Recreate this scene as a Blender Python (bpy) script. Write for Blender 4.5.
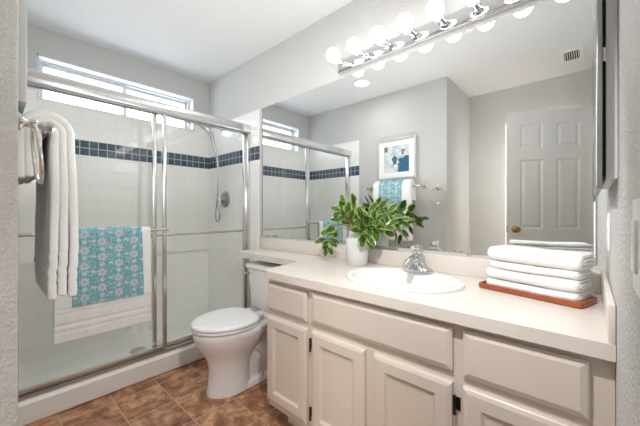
import bpy, bmesh, math, random
from mathutils import Vector, Matrix, noise
random.seed(7)
for o in list(bpy.data.objects): bpy.data.objects.remove(o)
S = bpy.context.scene
COL = S.collection
PI = math.pi

# ------------------------------------------------------------------ camera
cam = bpy.data.objects.new('camera', bpy.data.cameras.new('camera')); COL.objects.link(cam)
cam.location = (0, 0, 1.10)
cam.rotation_euler = (PI/2, 0, math.radians(90-47.9724))
cam.data.sensor_width = 36; cam.data.lens = 298.954/640*36
cam.data.shift_y = -1.46/640; cam.data.clip_start = 0.01
S.camera = cam
# ------------------------------------------------------------------ world, light, exposure
w = bpy.data.worlds.new('sky'); S.world = w; w.use_nodes = True
bg = w.node_tree.nodes['Background']; bg.inputs[0].default_value = (0.86, 0.93, 1.0, 1); bg.inputs[1].default_value = 2.3
S.view_settings.view_transform = 'Standard'; S.view_settings.look = 'None'
S.view_settings.gamma = 1; S.view_settings.use_curve_mapping = False
S.view_settings.exposure = 1.45
S.cycles.use_denoising = True
S.cycles.max_bounces = 12; S.cycles.diffuse_bounces = 6; S.cycles.glossy_bounces = 6
S.cycles.transparent_max_bounces = 12; S.cycles.sample_clamp_indirect = 6
BULB = 2.3        # bulbs of the vanity light
PUCK = 30.0        # ceiling lamp
def area(name, loc, sx, sy, power, rot=(0,0,0), col=(1,1,1)):
    l = bpy.data.lights.new(name, 'AREA'); l.shape = 'RECTANGLE'; l.size = sx; l.size_y = sy; l.energy = power; l.color = col
    o = bpy.data.objects.new(name, l); o.location = loc; o.rotation_euler = rot; COL.objects.link(o); return o
HALL_FILL = 38.0  # power of the added fill light beyond the doorway
area('bounce_fill', (-1.15, .74, 1.22), 1.4, .55, 3.4, (PI+.1, 0, 0), (1, .985, .965))  # unseen upward panel, added to brighten the room off the ceiling

def fill_spot(loc, aim, power):  # unseen spot, added to lift the cabinet fronts, towels and shower
    l = bpy.data.lights.new('front_fill', 'SPOT'); l.energy = power; l.spot_size = math.radians(150); l.spot_blend = .7
    l.shadow_soft_size = 0.0; l.color = (1, .99, .98)
    o = bpy.data.objects.new('front_fill', l); COL.objects.link(o); o.location = loc
    o.rotation_euler = (Vector(aim)-Vector(loc)).to_track_quat('-Z', 'Y').to_euler()
fill_spot((-.34, .44, 1.60), (-1.02, 1.38, .80), 15.0)

# ------------------------------------------------------------------ node helpers
class NT:
    def __init__(s, name):
        s.m = bpy.data.materials.new(name); s.m.use_nodes = True; s.t = s.m.node_tree
        s.p = s.t.nodes['Principled BSDF']; s.out = s.t.nodes['Material Output']
    def n(s, typ, **kw):
        nd = s.t.nodes.new(typ)
        for k, v in kw.items():
            if hasattr(nd, k) and not k.startswith('i_'): setattr(nd, k, v)
        return nd
    def link(s, a, b): s.t.links.new(a, b)
    def put(s, sock, v):
        if hasattr(v, 'node'): s.link(v, sock)
        else: sock.default_value = v
    def M(s, op, a, b=0.0, c=None, clamp=False):
        nd = s.n('ShaderNodeMath', operation=op); nd.use_clamp = clamp
        s.put(nd.inputs[0], a); s.put(nd.inputs[1], b)
        if c is not None: s.put(nd.inputs[2], c)
        return nd.outputs[0]
    def mix(s, f, a, b):
        nd = s.n('ShaderNodeMix'); nd.data_type = 'RGBA'
        s.put(nd.inputs[0], f)
        for i, v in ((6, a), (7, b)):
            if hasattr(v, 'node'): s.link(v, nd.inputs[i])
            else: nd.inputs[i].default_value = (*v[:3], 1)
        return nd.outputs[2]
    def noise(s, vec, scale, detail=3, rough=.5):
        nd = s.n('ShaderNodeTexNoise'); nd.inputs['Scale'].default_value = scale
        nd.inputs['Detail'].default_value = detail; nd.inputs['Roughness'].default_value = rough
        if vec is not None: s.link(vec, nd.inputs['Vector'])
        return nd.outputs['Fac']
    def ramp(s, f, stops):
        nd = s.n('ShaderNodeValToRGB'); cr = nd.color_ramp
        while len(cr.elements) < len(stops): cr.elements.new(.5)
        for e, (p, c) in zip(cr.elements, stops): e.position = p; e.color = (*c[:3], 1)
        s.put(nd.inputs[0], f); return nd.outputs[0]
    def sm(s, v, a, b):   # smoothstep
        nd = s.n('ShaderNodeMapRange'); nd.interpolation_type = 'SMOOTHSTEP'
        s.put(nd.inputs[0], v); nd.inputs[1].default_value = a; nd.inputs[2].default_value = b
        return nd.outputs[0]
    def pos(s): return s.n('ShaderNodeNewGeometry').outputs['Position']
    def obj(s): return s.n('ShaderNodeTexCoord').outputs['Object']
    def uv(s): return s.n('ShaderNodeTexCoord').outputs['UV']
    def sep(s, v):
        nd = s.n('ShaderNodeSeparateXYZ'); s.link(v, nd.inputs[0]); return nd.outputs
    def comb(s, x, y, z=0.0):
        nd = s.n('ShaderNodeCombineXYZ')
        for i, v in enumerate((x, y, z)): s.put(nd.inputs[i], v)
        return nd.outputs[0]
    def bump(s, h, strength, dist, prev=None):
        nd = s.n('ShaderNodeBump'); nd.inputs['Strength'].default_value = strength; nd.inputs['Distance'].default_value = dist
        s.link(h, nd.inputs['Height'])
        if prev is not None: s.link(prev, nd.inputs['Normal'])
        s.link(nd.outputs[0], s.p.inputs['Normal']); return nd.outputs[0]
    def base(s, c, rough=.5, metal=0, spec=.5):
        if hasattr(c, 'node'): s.link(c, s.p.inputs['Base Color'])
        else: s.p.inputs['Base Color'].default_value = (*c, 1)
        s.put(s.p.inputs['Roughness'], rough); s.p.inputs['Metallic'].default_value = metal
        s.p.inputs['Specular IOR Level'].default_value = spec
        return s
def lin(r, g, b):
    f = lambda c: (c/255/12.92) if c/255 <= .04045 else ((c/255+.055)/1.055)**2.4
    return (f(r), f(g), f(b))
def simple(name, c, rough=.5, metal=0, spec=.5, bump=None, vary=0.04):
    t = NT(name); p = t.obj()
    nz = t.noise(p, 6, 3)
    c2 = tuple(x*(1-vary) for x in c)
    t.base(t.mix(nz, c, c2), rough, metal, spec)
    if bump: t.bump(t.noise(p, bump[0], 3), bump[1], bump[2])
    return t.m

# ------------------------------------------------------------------ materials
def wall_mat(name, c, strength=.8):
    t = NT(name); p = t.pos()
    t.base(c, .75, 0, .25)
    n1 = t.noise(p, 130, 3, .55); n2 = t.noise(p, 45, 2)
    h = t.M('ADD', t.sm(n1, .40, .66), t.M('MULTIPLY', n2, .5))
    t.bump(h, strength, .0035)
    return t.m
M_wall = wall_mat('painted_wall', (.645, .645, .635))
M_wall2 = wall_mat('painted_wall_behind_mirror', (.645, .645, .635), .4)
M_ceil = wall_mat('painted_ceiling', (.80, .815, .82), .35)
M_white = simple('white_paint', (.86, .86, .85), .35)
M_vinyl = simple('white_vinyl', (.70, .72, .74), .4)
M_cab = simple('cream_cabinet_paint', (.71, .635, .565), .38, vary=.05)
M_porc = simple('white_porcelain', (.84, .83, .82), .08, vary=.01)
M_seat = simple('white_seat_plastic', (.86, .865, .87), .2, vary=.01)
M_chrome = simple('polished_chrome', (.74, .75, .77), .07, 1, vary=.05)
M_nickel = simple('brushed_nickel', (.66, .64, .61), .25, 1, vary=.1)
M_alu = simple('silver_aluminium', (.78, .78, .78), .22, 1, vary=.08)
M_brass = simple('aged_brass', (.55, .36, .12), .22, 1, vary=.2)
M_hose = simple('grey_metal_hose', (.36, .37, .38), .3, .8)
M_black = simple('black_hinge_metal', (.02, .018, .016), .4, .6)
M_dark = simple('shade_black', (.01, .01, .01), .9)  # near black, stands in for shade in the door gap and vent
M_pan = simple('white_shower_pan', (.84, .83, .81), .3)
M_track = simple('dull_metal_track', (.50, .44, .39), .35, .8, vary=.25)  # brown tint stands in for the floor reflected in the metal

def tile_mat():
    t = NT('white_wall_tile'); P = t.sep(t.pos()); N = t.sep(t.n('ShaderNodeNewGeometry').outputs['Normal'])
    isx = t.M('GREATER_THAN', t.M('ABSOLUTE', N[0]), .5)
    h = t.M('ADD', t.M('MULTIPLY', isx, P[1]), t.M('MULTIPLY', t.M('SUBTRACT', 1, isx), P[0]))
    zz = t.M('SUBTRACT', P[2], 1.533)
    band = t.M('MULTIPLY', t.M('GREATER_THAN', zz, 0), t.M('LESS_THAN', zz, .117))
    def grid(s, gw):
        out = []
        for c in (h, zz):
            f = t.M('FRACT', t.M('ADD', t.M('DIVIDE', c, s), 50))
            e = t.M('MULTIPLY', t.M('MINIMUM', f, t.M('SUBTRACT', 1, f)), s)
            out.append(e)
        return t.sm(t.M('MINIMUM', *out), gw*.35, gw)     # 0 in the joint
    gb = grid(.117, .0022); gs = grid(.0585, .0030)
    cell = t.comb(t.M('FLOOR', t.M('DIVIDE', h, .0585)), t.M('FLOOR', t.M('DIVIDE', zz, .0585)), 0)
    wn = t.n('ShaderNodeTexWhiteNoise'); t.link(cell, wn.inputs[0])
    nz = t.noise(t.pos(), 14, 3)
    blue = t.mix(t.M('MULTIPLY', t.M('ADD', wn.outputs[0], nz), .5), lin(40, 54, 70), lin(86, 104, 124))
    white = t.mix(gb, (.82, .81, .79), (.91, .90, .885))
    bl = t.mix(gs, (.62, .66, .70), blue)
    t.base(t.mix(band, white, bl), .12, 0, .5)
    g = t.M('ADD', t.M('MULTIPLY', band, gs), t.M('MULTIPLY', t.M('SUBTRACT', 1, band), gb))
    t.bump(g, .4, .0015)
    return t.m
M_tile = tile_mat()

def floor_mat():
    t = NT('brown_stone_look_floor_tile'); pos = t.pos(); P = t.sep(pos)
    fx = t.M('DIVIDE', t.M('ADD', P[0], 2.04), .245); fy = t.M('DIVIDE', t.M('SUBTRACT', P[1], .965), .238)
    es = []
    for f in (fx, fy):
        r = t.M('FRACT', t.M('ADD', f, 50)); es.append(t.M('MINIMUM', r, t.M('SUBTRACT', 1, r)))
    g = t.sm(t.M('MINIMUM', *es), .006, .016)
    cell = t.comb(t.M('FLOOR', fx), t.M('FLOOR', fy), 0)
    wn = t.n('ShaderNodeTexWhiteNoise'); t.link(cell, wn.inputs[0])
    off = t.n('ShaderNodeVectorMath', operation='MULTIPLY_ADD'); t.link(wn.outputs['Color'], off.inputs[0])
    off.inputs[1].default_value = (7, 7, 7); t.link(pos, off.inputs[2])
    v = off.outputs[0]
    dn = t.n('ShaderNodeTexNoise'); t.link(v, dn.inputs['Vector']); dn.inputs['Scale'].default_value = 9
    dn.inputs['Detail'].default_value = 9; dn.inputs['Roughness'].default_value = .68; dn.inputs['Distortion'].default_value = .5
    c = t.ramp(dn.outputs['Fac'], [(.30, lin(98, 68, 52)), (.44, lin(154, 108, 80)), (.53, lin(190, 138, 104)), (.62, lin(222, 176, 138)), (.74, lin(172, 136, 114))])
    n2 = t.noise(v, 30, 4)
    c = t.mix(t.M('MULTIPLY', t.sm(n2, .45, .75), .5), c, lin(104, 72, 56))
    c = t.mix(t.M('MULTIPLY', wn.outputs[0], .25), c, lin(120, 84, 64))
    c = t.mix(g, lin(196, 164, 136), c)
    t.base(c, .42, 0, .4)
    t.bump(t.M('ADD', t.M('MULTIPLY', g, .6), t.M('MULTIPLY', dn.outputs['Fac'], .6)), .3, .003)
    return t.m
M_floor = floor_mat()

def counter_mat():
    t = NT('cream_solid_surface'); p = t.obj()
    n = t.noise(p, 9, 6, .7); n2 = t.noise(p, 260, 2)
    c = t.mix(t.sm(n, .35, .7), (.755, .705, .655), (.73, .67, .61))
    c = t.mix(t.M('MULTIPLY', t.sm(n2, .55, .7), .12), c, (.62, .52, .44))
    t.base(c, .3, 0, .5); return t.m
M_counter = counter_mat()

def glass_mat(name, tint, ior=1.38):
    t = NT(name); t.t.nodes.remove(t.p)
    tr = t.n('ShaderNodeBsdfTransparent'); tr.inputs[0].default_value = (*tint, 1)
    gl = t.n('ShaderNodeBsdfGlossy'); gl.inputs['Roughness'].default_value = .0; gl.inputs[0].default_value = (.95, .95, .95, 1)
    fr = t.n('ShaderNodeFresnel'); fr.inputs[0].default_value = ior
    mx = t.n('ShaderNodeMixShader'); t.link(t.M('MULTIPLY', fr.outputs[0], t.M('SUBTRACT', 1, t.n('ShaderNodeNewGeometry').outputs['Backfacing'])), mx.inputs[0]); t.link(tr.outputs[0], mx.inputs[1]); t.link(gl.outputs[0], mx.inputs[2])
    t.link(mx.outputs[0], t.out.inputs[0]); return t.m
M_glass = glass_mat('clear_shower_glass', (.985, .992, .984))
M_pane = glass_mat('window_glass', (.97, .98, .99))

def mirror_mat():
    t = NT('silvered_mirror'); P = t.sep(t.pos())
    edge = t.sm(P[2], .9025, .918)
    nz = t.noise(t.comb(t.M('MULTIPLY', P[0], 22), t.M('MULTIPLY', P[2], 60)), 1, 3, .6)
    spot = t.M('MULTIPLY', t.M('GREATER_THAN', nz, .60), t.M('LESS_THAN', P[2], .911))
    t.base(t.mix(spot, (.90, .915, .91), (.03, .03, .03)), .0, 1)
    t.put(t.p.inputs['Roughness'], t.M('MULTIPLY', spot, .5))
    t.put(t.p.inputs['Metallic'], t.M('SUBTRACT', 1, spot))
    return t.m
M_mirror = mirror_mat()
def plainmirror(name, c):
    t = NT(name); t.base(c, .0, 1); return t.m
M_mirror2 = plainmirror('cabinet_mirror', (.90, .91, .91))

def emis(name, c, s):
    t = NT(name); t.base((.9, .9, .9), .3); t.p.inputs['Emission Color'].default_value = (*c, 1); t.p.inputs['Emission Strength'].default_value = s
    return t.m
M_bulb = emis('lit_bulb_glass', (1, .965, .925), BULB)
M_lens = emis('lit_lamp_diffuser', (1, .97, .92), PUCK)

def towel_mat(name, c, s=420):
    t = NT(name); p = t.obj()
    n = t.noise(p, s, 2); n2 = t.noise(p, 60, 3)
    t.base(t.mix(t.sm(n, .3, .7), tuple(x*.90 for x in c), c), .95, 0, .1)
    t.p.inputs['Sheen Weight'].default_value = .25
    b = t.bump(n, .5, .003); t.bump(n2, .35, .006, b)
    return t.m
M_towel = towel_mat('white_terry_cloth', (.90, .895, .885))

def floral_mat():
    t = NT('teal_floral_cotton'); U = t.sep(t.uv())
    CW, CH = .082, .088
    fx = t.M('DIVIDE', U[0], CW); col = t.M('FLOOR', fx)
    fy = t.M('ADD', t.M('DIVIDE', U[1], CH), t.M('MULTIPLY', t.M('MODULO', t.M('ADD', col, 100), 2), .5))
    def flower(cx, cy, R, petals, ph):
        x = t.M('MULTIPLY', t.M('SUBTRACT', t.M('FRACT', t.M('ADD', fx, 50)), cx), CW)
        y = t.M('MULTIPLY', t.M('SUBTRACT', t.M('FRACT', t.M('ADD', fy, 50)), cy), CH)
        r = t.M('SQRT', t.M('ADD', t.M('MULTIPLY', x, x), t.M('MULTIPLY', y, y)))
        a = t.M('ARCTAN2', y, x)
        k = t.M('ADD', .72, t.M('MULTIPLY', .28, t.M('COSINE', t.M('ADD', t.M('MULTIPLY', a, petals), ph))))
        q = t.M('DIVIDE', r, t.M('MULTIPLY', k, R))
        return q
    q = flower(.5, .52, .027, 9, 0); q2 = flower(.5, .02, .014, 6, 1); q3 = flower(.5, .98, .014, 6, 1)
    q4 = flower(.04, .45, .011, 5, 0); q5 = flower(.96, .95, .011, 5, 0)
    vor = t.n('ShaderNodeTexVoronoi'); t.link(t.comb(U[0], U[1]), vor.inputs['Vector']); vor.inputs['Scale'].default_value = 95
    leaf = t.M('MULTIPLY', t.M('LESS_THAN', vor.outputs['Distance'], .33), 1)
    teal = t.mix(t.noise(t.comb(U[0], U[1]), 55, 2), lin(104, 158, 166), lin(134, 184, 190))
    c = t.mix(t.M('MULTIPLY', leaf, .85), teal, lin(186, 212, 216))
    c = t.mix(t.M('LESS_THAN', q, 1.16), c, lin(84, 146, 158))
    for qq in (q2, q3, q4, q5): c = t.mix(t.M('LESS_THAN', qq, 1), c, lin(190, 208, 218))
    c = t.mix(t.M('LESS_THAN', q, 1), c, lin(204, 212, 222))
    c = t.mix(t.M('LESS_THAN', q, .48), c, lin(190, 172, 184))
    c = t.mix(t.M('LESS_THAN', q, .18), c, lin(140, 160, 176))
    t.base(c, .85, 0, .15)
    t.bump(t.noise(t.comb(U[0], U[1]), 700, 2), .25, .001)
    return t.m
M_floral = floral_mat()

def leaf_mat():
    t = NT('variegated_leaf'); U = t.sep(t.uv())
    # u 0..1 along the leaf, v -1..1 across
    av = t.M('ABSOLUTE', t.M('SUBTRACT', U[1], .5))
    nz = t.noise(t.obj(), 60, 3)
    e = t.M('ADD', t.M('MULTIPLY', av, 2), t.M('MULTIPLY', t.M('SUBTRACT', nz, .5), .7))
    c = t.ramp(e, [(.0, lin(120, 150, 76)), (.09, lin(40, 70, 26)), (.46, lin(50, 86, 32)), (.66, lin(128, 158, 64)), (.88, lin(172, 196, 104))])
    oi = t.n('ShaderNodeNewGeometry').outputs['Random Per Island']
    c = t.mix(t.M('MULTIPLY', oi, .5), c, lin(52, 88, 34))
    t.base(c, .28, 0, .5)
    t.p.inputs['Subsurface Weight'].default_value = .0
    return t.m
M_leaf = leaf_mat()
M_stem = simple('leaf_stem', lin(150, 120, 80), .5)
def frosted():
    t = NT('frosted_glass'); t.base((.93, .94, .94), .35, 0, .5)
    t.p.inputs['Transmission Weight'].default_value = .35; t.p.inputs['IOR'].default_value = 1.25
    return t.m
M_frost = frosted()
def wood_mat():
    t = NT('red_brown_wood'); p = t.obj(); P = t.sep(p)
    n = t.noise(t.comb(t.M('MULTIPLY', P[0], 6), t.M('MULTIPLY', P[1], 60), t.M('MULTIPLY', P[2], 60)), 1, 4)
    t.base(t.mix(n, lin(120, 56, 28), lin(186, 98, 54)), .35); return t.m
M_wood = wood_mat()

def art_mat():
    t = NT('abstract_blue_painting'); U = t.sep(t.uv()); v = t.comb(U[0], U[1])
    n = t.noise(v, 3.2, 5, .65); n2 = t.noise(v, 9, 4, .7)
    c = t.mix(t.sm(n, .42, .62), lin(222, 224, 226), lin(170, 188, 200))
    c = t.mix(t.M('MULTIPLY', t.sm(t.M('SUBTRACT', .34, U[0]), 0, .25), t.sm(n2, .45, .6)), c, lin(204, 190, 198))
    x = t.M('ADD', U[0], t.M('MULTIPLY', t.M('SUBTRACT', n2, .5), .35)); y = t.M('ADD', U[1], t.M('MULTIPLY', t.M('SUBTRACT', n, .5), .5))
    deep = t.mix(n2, lin(24, 62, 100), lin(66, 122, 156))
    blob = t.M('MULTIPLY', t.M('GREATER_THAN', x, .56), t.M('LESS_THAN', y, .56))
    c = t.mix(blob, c, deep)
    r = t.M('SQRT', t.M('ADD', t.M('POWER', t.M('MULTIPLY', t.M('SUBTRACT', x, .42), 2.2), 2), t.M('POWER', t.M('SUBTRACT', y, .46), 2)))
    c = t.mix(t.M('LESS_THAN', r, .19), c, t.mix(n2, lin(20, 50, 66), lin(80, 130, 140)))
    c = t.mix(t.M('MULTIPLY', t.M('LESS_THAN', U[0], .14), t.M('GREATER_THAN', y, .8)), c, lin(110, 116, 122))
    r2 = t.M('ADD', t.M('POWER', t.M('SUBTRACT', x, .76), 2), t.M('POWER', t.M('SUBTRACT', y, .74), 2))
    c = t.mix(t.M('LESS_THAN', r2, .008), c, lin(122, 116, 112))
    t.base(c, .5); return t.m
M_art = art_mat()
M_mat = simple('white_mat_board', (.84, .845, .84), .8, vary=.01)
M_silver = simple('pale_silver_frame', (.66, .66, .65), .35, .6)

# ------------------------------------------------------------------ mesh builder
class B:
    def __init__(s): s.bm = bmesh.new(); s.uvl = None
    def box(s, x0, x1, y0, y1, z0, z1, bev=0, seg=2):
        r = bmesh.ops.create_cube(s.bm, size=1)
        vs = r['verts']
        for v in vs: v.co = Vector(((x0+x1)/2+v.co.x*(x1-x0), (y0+y1)/2+v.co.y*(y1-y0), (z0+z1)/2+v.co.z*(z1-z0)))
        if bev:
            es = list({e for v in vs for e in v.link_edges})
            bmesh.ops.bevel(s.bm, geom=es, offset=bev, segments=seg, affect='EDGES', profile=.5)
        return s
    def loft(s, rings, cap0=True, cap1=True, closed=True):
        R = [[s.bm.verts.new(p) for p in r] for r in rings]; n = len(R[0])
        for a, b in zip(R, R[1:]):
            for i in range(n if closed else n-1):
                j = (i+1) % n
                s.bm.faces.new((a[i], a[j], b[j], b[i]))
        if cap0: s.bm.faces.new(list(reversed(R[0])))
        if cap1: s.bm.faces.new(R[-1])
        return s
    def lathe(s, prof, c=(0,0,0), n=24, axis='z', caps=True):
        rings = []
        for r, h in prof:
            ring = []
            for i in range(n):
                a = 2*PI*i/n; u, v = r*math.cos(a), r*math.sin(a)
                p = {'z': (u, v, h), 'y': (u, h, -v), 'x': (h, u, v)}[axis]
                ring.append((c[0]+p[0], c[1]+p[1], c[2]+p[2]))
            rings.append(ring)
        return s.loft(rings, caps, caps)
    def tube(s, pts, r, n=10, closed=False, caps=True):
        pts = [Vector(p) for p in pts]; N = len(pts)
        rs = r if isinstance(r, (list, tuple)) else [r]*N
        rings = []; up = None
        for i, p in enumerate(pts):
            if closed: d = pts[(i+1) % N]-pts[i-1]
            else: d = pts[min(i+1, N-1)]-pts[max(i-1, 0)]
            d.normalize()
            if up is None: up = Vector((0,0,1)) if abs(d.z) < .9 else Vector((1,0,0))
            a = d.cross(up).normalized(); up = a.cross(d).normalized()
            rings.append([p+(a*math.cos(2*PI*k/n)+up*math.sin(2*PI*k/n))*rs[i] for k in range(n)])
        if closed: rings.append(rings[0]); 
        if closed:
            R = [[s.bm.verts.new(p) for p in r_] for r_ in rings[:-1]]
            for i in range(N):
                A, C = R[i], R[(i+1) % N]
                for k in range(n): s.bm.faces.new((A[k], A[(k+1) % n], C[(k+1) % n], C[k]))
            return s
        return s.loft(rings, caps, caps)
    def sphere(s, c, r, sx=1, sy=1, sz=1, u=20, v=12):
        m = Matrix.Translation(c) @ Matrix.Diagonal((r*sx, r*sy, r*sz, 1))
        bmesh.ops.create_uvsphere(s.bm, u_segments=u, v_segments=v, radius=1, matrix=m); return s
    def plate(s, outer, holes, axis, t0, t1):
        """flat plate with holes; 2D loops, extruded along axis between t0 and t1"""
        def P(a, b, t): return {'x': (t, a, b), 'y': (a, t, b), 'z': (a, b, t)}[axis]
        tmp = bmesh.new(); edges = []
        for loop in [outer]+holes:
            vs = [tmp.verts.new(P(a, b, t0)) for a, b in loop]
            edges += [tmp.edges.new((vs[i], vs[(i+1) % len(vs)])) for i in range(len(vs))]
        bmesh.ops.triangle_fill(tmp, edges=edges, use_beauty=True)
        d = Vector(P(0, 0, t1))-Vector(P(0, 0, t0))
        r = bmesh.ops.extrude_face_region(tmp, geom=list(tmp.faces))
        for g in r['geom']:
            if isinstance(g, bmesh.types.BMVert): g.co += d
        bmesh.ops.recalc_face_normals(tmp, faces=list(tmp.faces))
        me = bpy.data.meshes.new('t'); tmp.to_mesh(me); tmp.free(); s.bm.from_mesh(me); bpy.data.meshes.remove(me)
        return s
    def sheet(s, grid, uvs=None):
        R = [[s.bm.verts.new(p) for p in r] for r in grid]
        if uvs is not None and s.uvl is None: s.uvl = s.bm.loops.layers.uv.new('UVMap')
        for i in range(len(R)-1):
            for j in range(len(R[0])-1):
                f = s.bm.faces.new((R[i][j], R[i+1][j], R[i+1][j+1], R[i][j+1]))
                if uvs is not None:
                    for l, (a, b) in zip(f.loops, ((i,j),(i+1,j),(i+1,j+1),(i,j+1))): l[s.uvl].uv = uvs[a][b]
        return s
    def xf(s, m):
        bmesh.ops.transform(s.bm, matrix=m, verts=list(s.bm.verts)); return s
    def out(s, name, mat, parent=None, smooth=True, ang=35, recalc=True):
        if recalc: bmesh.ops.recalc_face_normals(s.bm, faces=list(s.bm.faces))
        vs = s.bm.verts
        lo = Vector([min(v.co[i] for v in vs) for i in range(3)]); hi = Vector([max(v.co[i] for v in vs) for i in range(3)])
        c = Vector(((lo.x+hi.x)/2, (lo.y+hi.y)/2, lo.z))
        for v in vs: v.co -= c
        me = bpy.data.meshes.new(name); s.bm.to_mesh(me); s.bm.free()
        me.materials.append(mat)
        if smooth:
            me.polygons.foreach_set('use_smooth', [True]*len(me.polygons)); me.set_sharp_from_angle(angle=math.radians(ang))
        o = bpy.data.objects.new(name, me); COL.objects.link(o); o.location = c
        if parent is not None: attach(o, parent)
        return o
def wmat(o):
    m = o.matrix_basis.copy()
    return (wmat(o.parent) @ o.matrix_parent_inverse @ m) if o.parent else m
def attach(o, parent):
    inv = wmat(parent).inverted(); o.parent = parent; o.matrix_parent_inverse = inv
def rect(x0, x1, y0, y1): return [(x0,y0),(x1,y0),(x1,y1),(x0,y1)]
def thing(name, label, cat, loc, group=None):
    o = bpy.data.objects.new(name, None); o.empty_display_size = .05; COL.objects.link(o); o.location = loc
    o['label'] = label; o['category'] = cat
    if group: o['group'] = group
    return o
def tag(o, label, cat, group=None):
    o['label'] = label; o['category'] = cat
    if group: o['group'] = group
    return o
def struct(o, label=None):
    o['kind'] = 'structure'
    if label: o['label'] = label
    return o
# ------------------------------------------------------------------ dimensions
YM = 1.5135      # face of the mirror
YW = 1.5195      # wall that carries it
XR = .0456; XL = -2.9; YP = .0487; XC = -1.027; YE = -.68; ZC = 2.413
XT = -2.05       # where the tile ends
XD = -2.167      # shower opening

# ------------------------------------------------------------------ room
struct(B().box(-3.05, .17, -2.0, 1.64, -.06, 0).out('floor', M_floor, smooth=False), 'brown stone look tile floor')
struct(B().box(-3.05, .17, -2.0, 1.64, ZC, ZC+.08).out('ceiling', M_ceil, smooth=False), 'white ceiling')
struct(B().box(-3.05, .17, YW, 1.64, 0, ZC).out('wall_back', M_wall2, smooth=False), 'pale grey wall behind the mirror')
struct(B().box(XR, .17, -2.0, YW, 0, ZC).out('wall_right', M_wall, smooth=False), 'pale grey textured wall at the right')
struct(B().box(-3.05, XC, -.80, YP, 0, ZC, .006, 2).out('wall_front', M_wall, smooth=False), 'pale grey textured wall with the picture')
WY0, WY1, WZ0, WZ1 = .228, 1.365, 1.895, 2.218
struct(B().plate(rect(YP, YW, 0, ZC), [rect(WY0, WY1, WZ0, WZ1)], 'x', XL-.15, XL).out('wall_left', M_wall2, smooth=False), 'pale grey wall above the shower with the window')
struct(B().plate(rect(XC, XR, 0, ZC), [rect(-.67, .038, .001, 2.045)], 'y', YE-.12, YE).out('wall_entry', M_wall, smooth=False), 'pale grey wall around the doorway')
struct(B().box(-3.05, .17, -2.06, -2.0, 0, ZC).out('wall_hallway', M_wall, smooth=False), 'hallway wall beyond the doorway')
struct(B().box(-1.6, -1.5, -2.0, -.8, 0, ZC).out('wall_hallway_side', M_wall, smooth=False), 'hallway side wall beyond the doorway')
area('hallway_fill', (-.7, -1.4, 2.38), .5, .5, HALL_FILL, (0,0,0), (1,.96,.9))  # unseen light added behind the door to fill the room

# tile on the three shower walls
TZ = 1.955; e = .008
struct(B().plate(rect(YP, YW, .05, TZ), [rect(WY0, WY1, WZ0, TZ+.0)] if False else [], 'x', XL, XL+e).out('wall_shower_left', M_tile, smooth=False)
       if False else B().plate([(YP,.05),(YW,.05),(YW,TZ),(WY1,TZ),(WY1,WZ0),(WY0,WZ0),(WY0,TZ),(YP,TZ)], [], 'x', XL, XL+e).out('wall_shower_left', M_tile, smooth=False), 'white tile with a blue border under the window')
struct(B().box(XL+e, XT, YW-e, YW, 0, TZ).out('wall_shower_back', M_tile, smooth=False), 'white tile with a blue border behind the shower head')
struct(B().box(XL+e, XT, YP, YP+e, 0, TZ).out('wall_shower_front', M_tile, smooth=False), 'white tile with a blue border beside the picture')

# window
win = bpy.data.objects.new('window_1', None); COL.objects.link(win); win.location = (XL, .8, WZ0); struct(win, 'white slider window above the shower')
b = B()
xo0, xo1 = XL-.145, XL-.002
for a in ((WY0-.001, WY0+.012, WZ0, WZ1), (WY1-.012, WY1+.001, WZ0, WZ1), (WY0, WY1, WZ0-.001, WZ0+.01), (WY0, WY1, WZ1-.012, WZ1+.001)):
    b.box(xo0, xo1, a[0], a[1], a[2], a[3])
b.out('window_liner', M_vinyl, win, smooth=False)
def frame_yz(b, y0, y1, z0, z1, x0, x1, wd, bev=.003):
    b.box(x0, x1, y0, y0+wd, z0, z1, bev); b.box(x0, x1, y1-wd, y1, z0, z1, bev)
    b.box(x0, x1, y0+wd, y1-wd, z0, z0+wd, bev); b.box(x0, x1, y0+wd, y1-wd, z1-wd, z1, bev)
b = B(); frame_yz(b, WY0+.012, WY1-.012, WZ0+.01, WZ1-.012, XL-.135, XL-.085, .012); b.out('window_frame', M_vinyl, win)
ymid = .795
for (a, c, xs) in ((WY0+.022, ymid+.015, XL-.112), (ymid-.015, WY1-.022, XL-.132)):
    b = B(); frame_yz(b, a, c, WZ0+.02, WZ1-.024, xs-.012, xs+.012, .022); sh = b.out('window_sash', M_vinyl, win)
    B().box(xs-.002, xs+.002, a+.02, c-.02, WZ0+.04, WZ1-.044).out('pane', M_pane, sh, smooth=False)

# shower pan with curb and drain
pan = thing('shower_pan', 'white shower pan with a low curb along the brown floor', 'shower pan', (-2.5, .78, 0))
y0, y1 = YP+e+.002, YW-e-.002
prof = [(XL+e+.002, 0), (-2.15, 0), (-2.138, .012), (-2.138, .112), (-2.150, .128), (-2.235, .130), (-2.25, .118), (-2.275, .06), (-2.30, .052), (-2.55, .045), (-2.80, .055), (XL+e+.03, .07), (XL+e+.002, .14)]
B().loft([[(x, y, z) for x, z in prof] for y in (y0, y1)]).out('pan', M_pan, pan)
B().lathe([(.0, .050), (.05, .050), (.055, .047), (.055, .040)], (-2.543, .76, .003), 24, caps=False).out('drain', M_nickel, pan)

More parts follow.
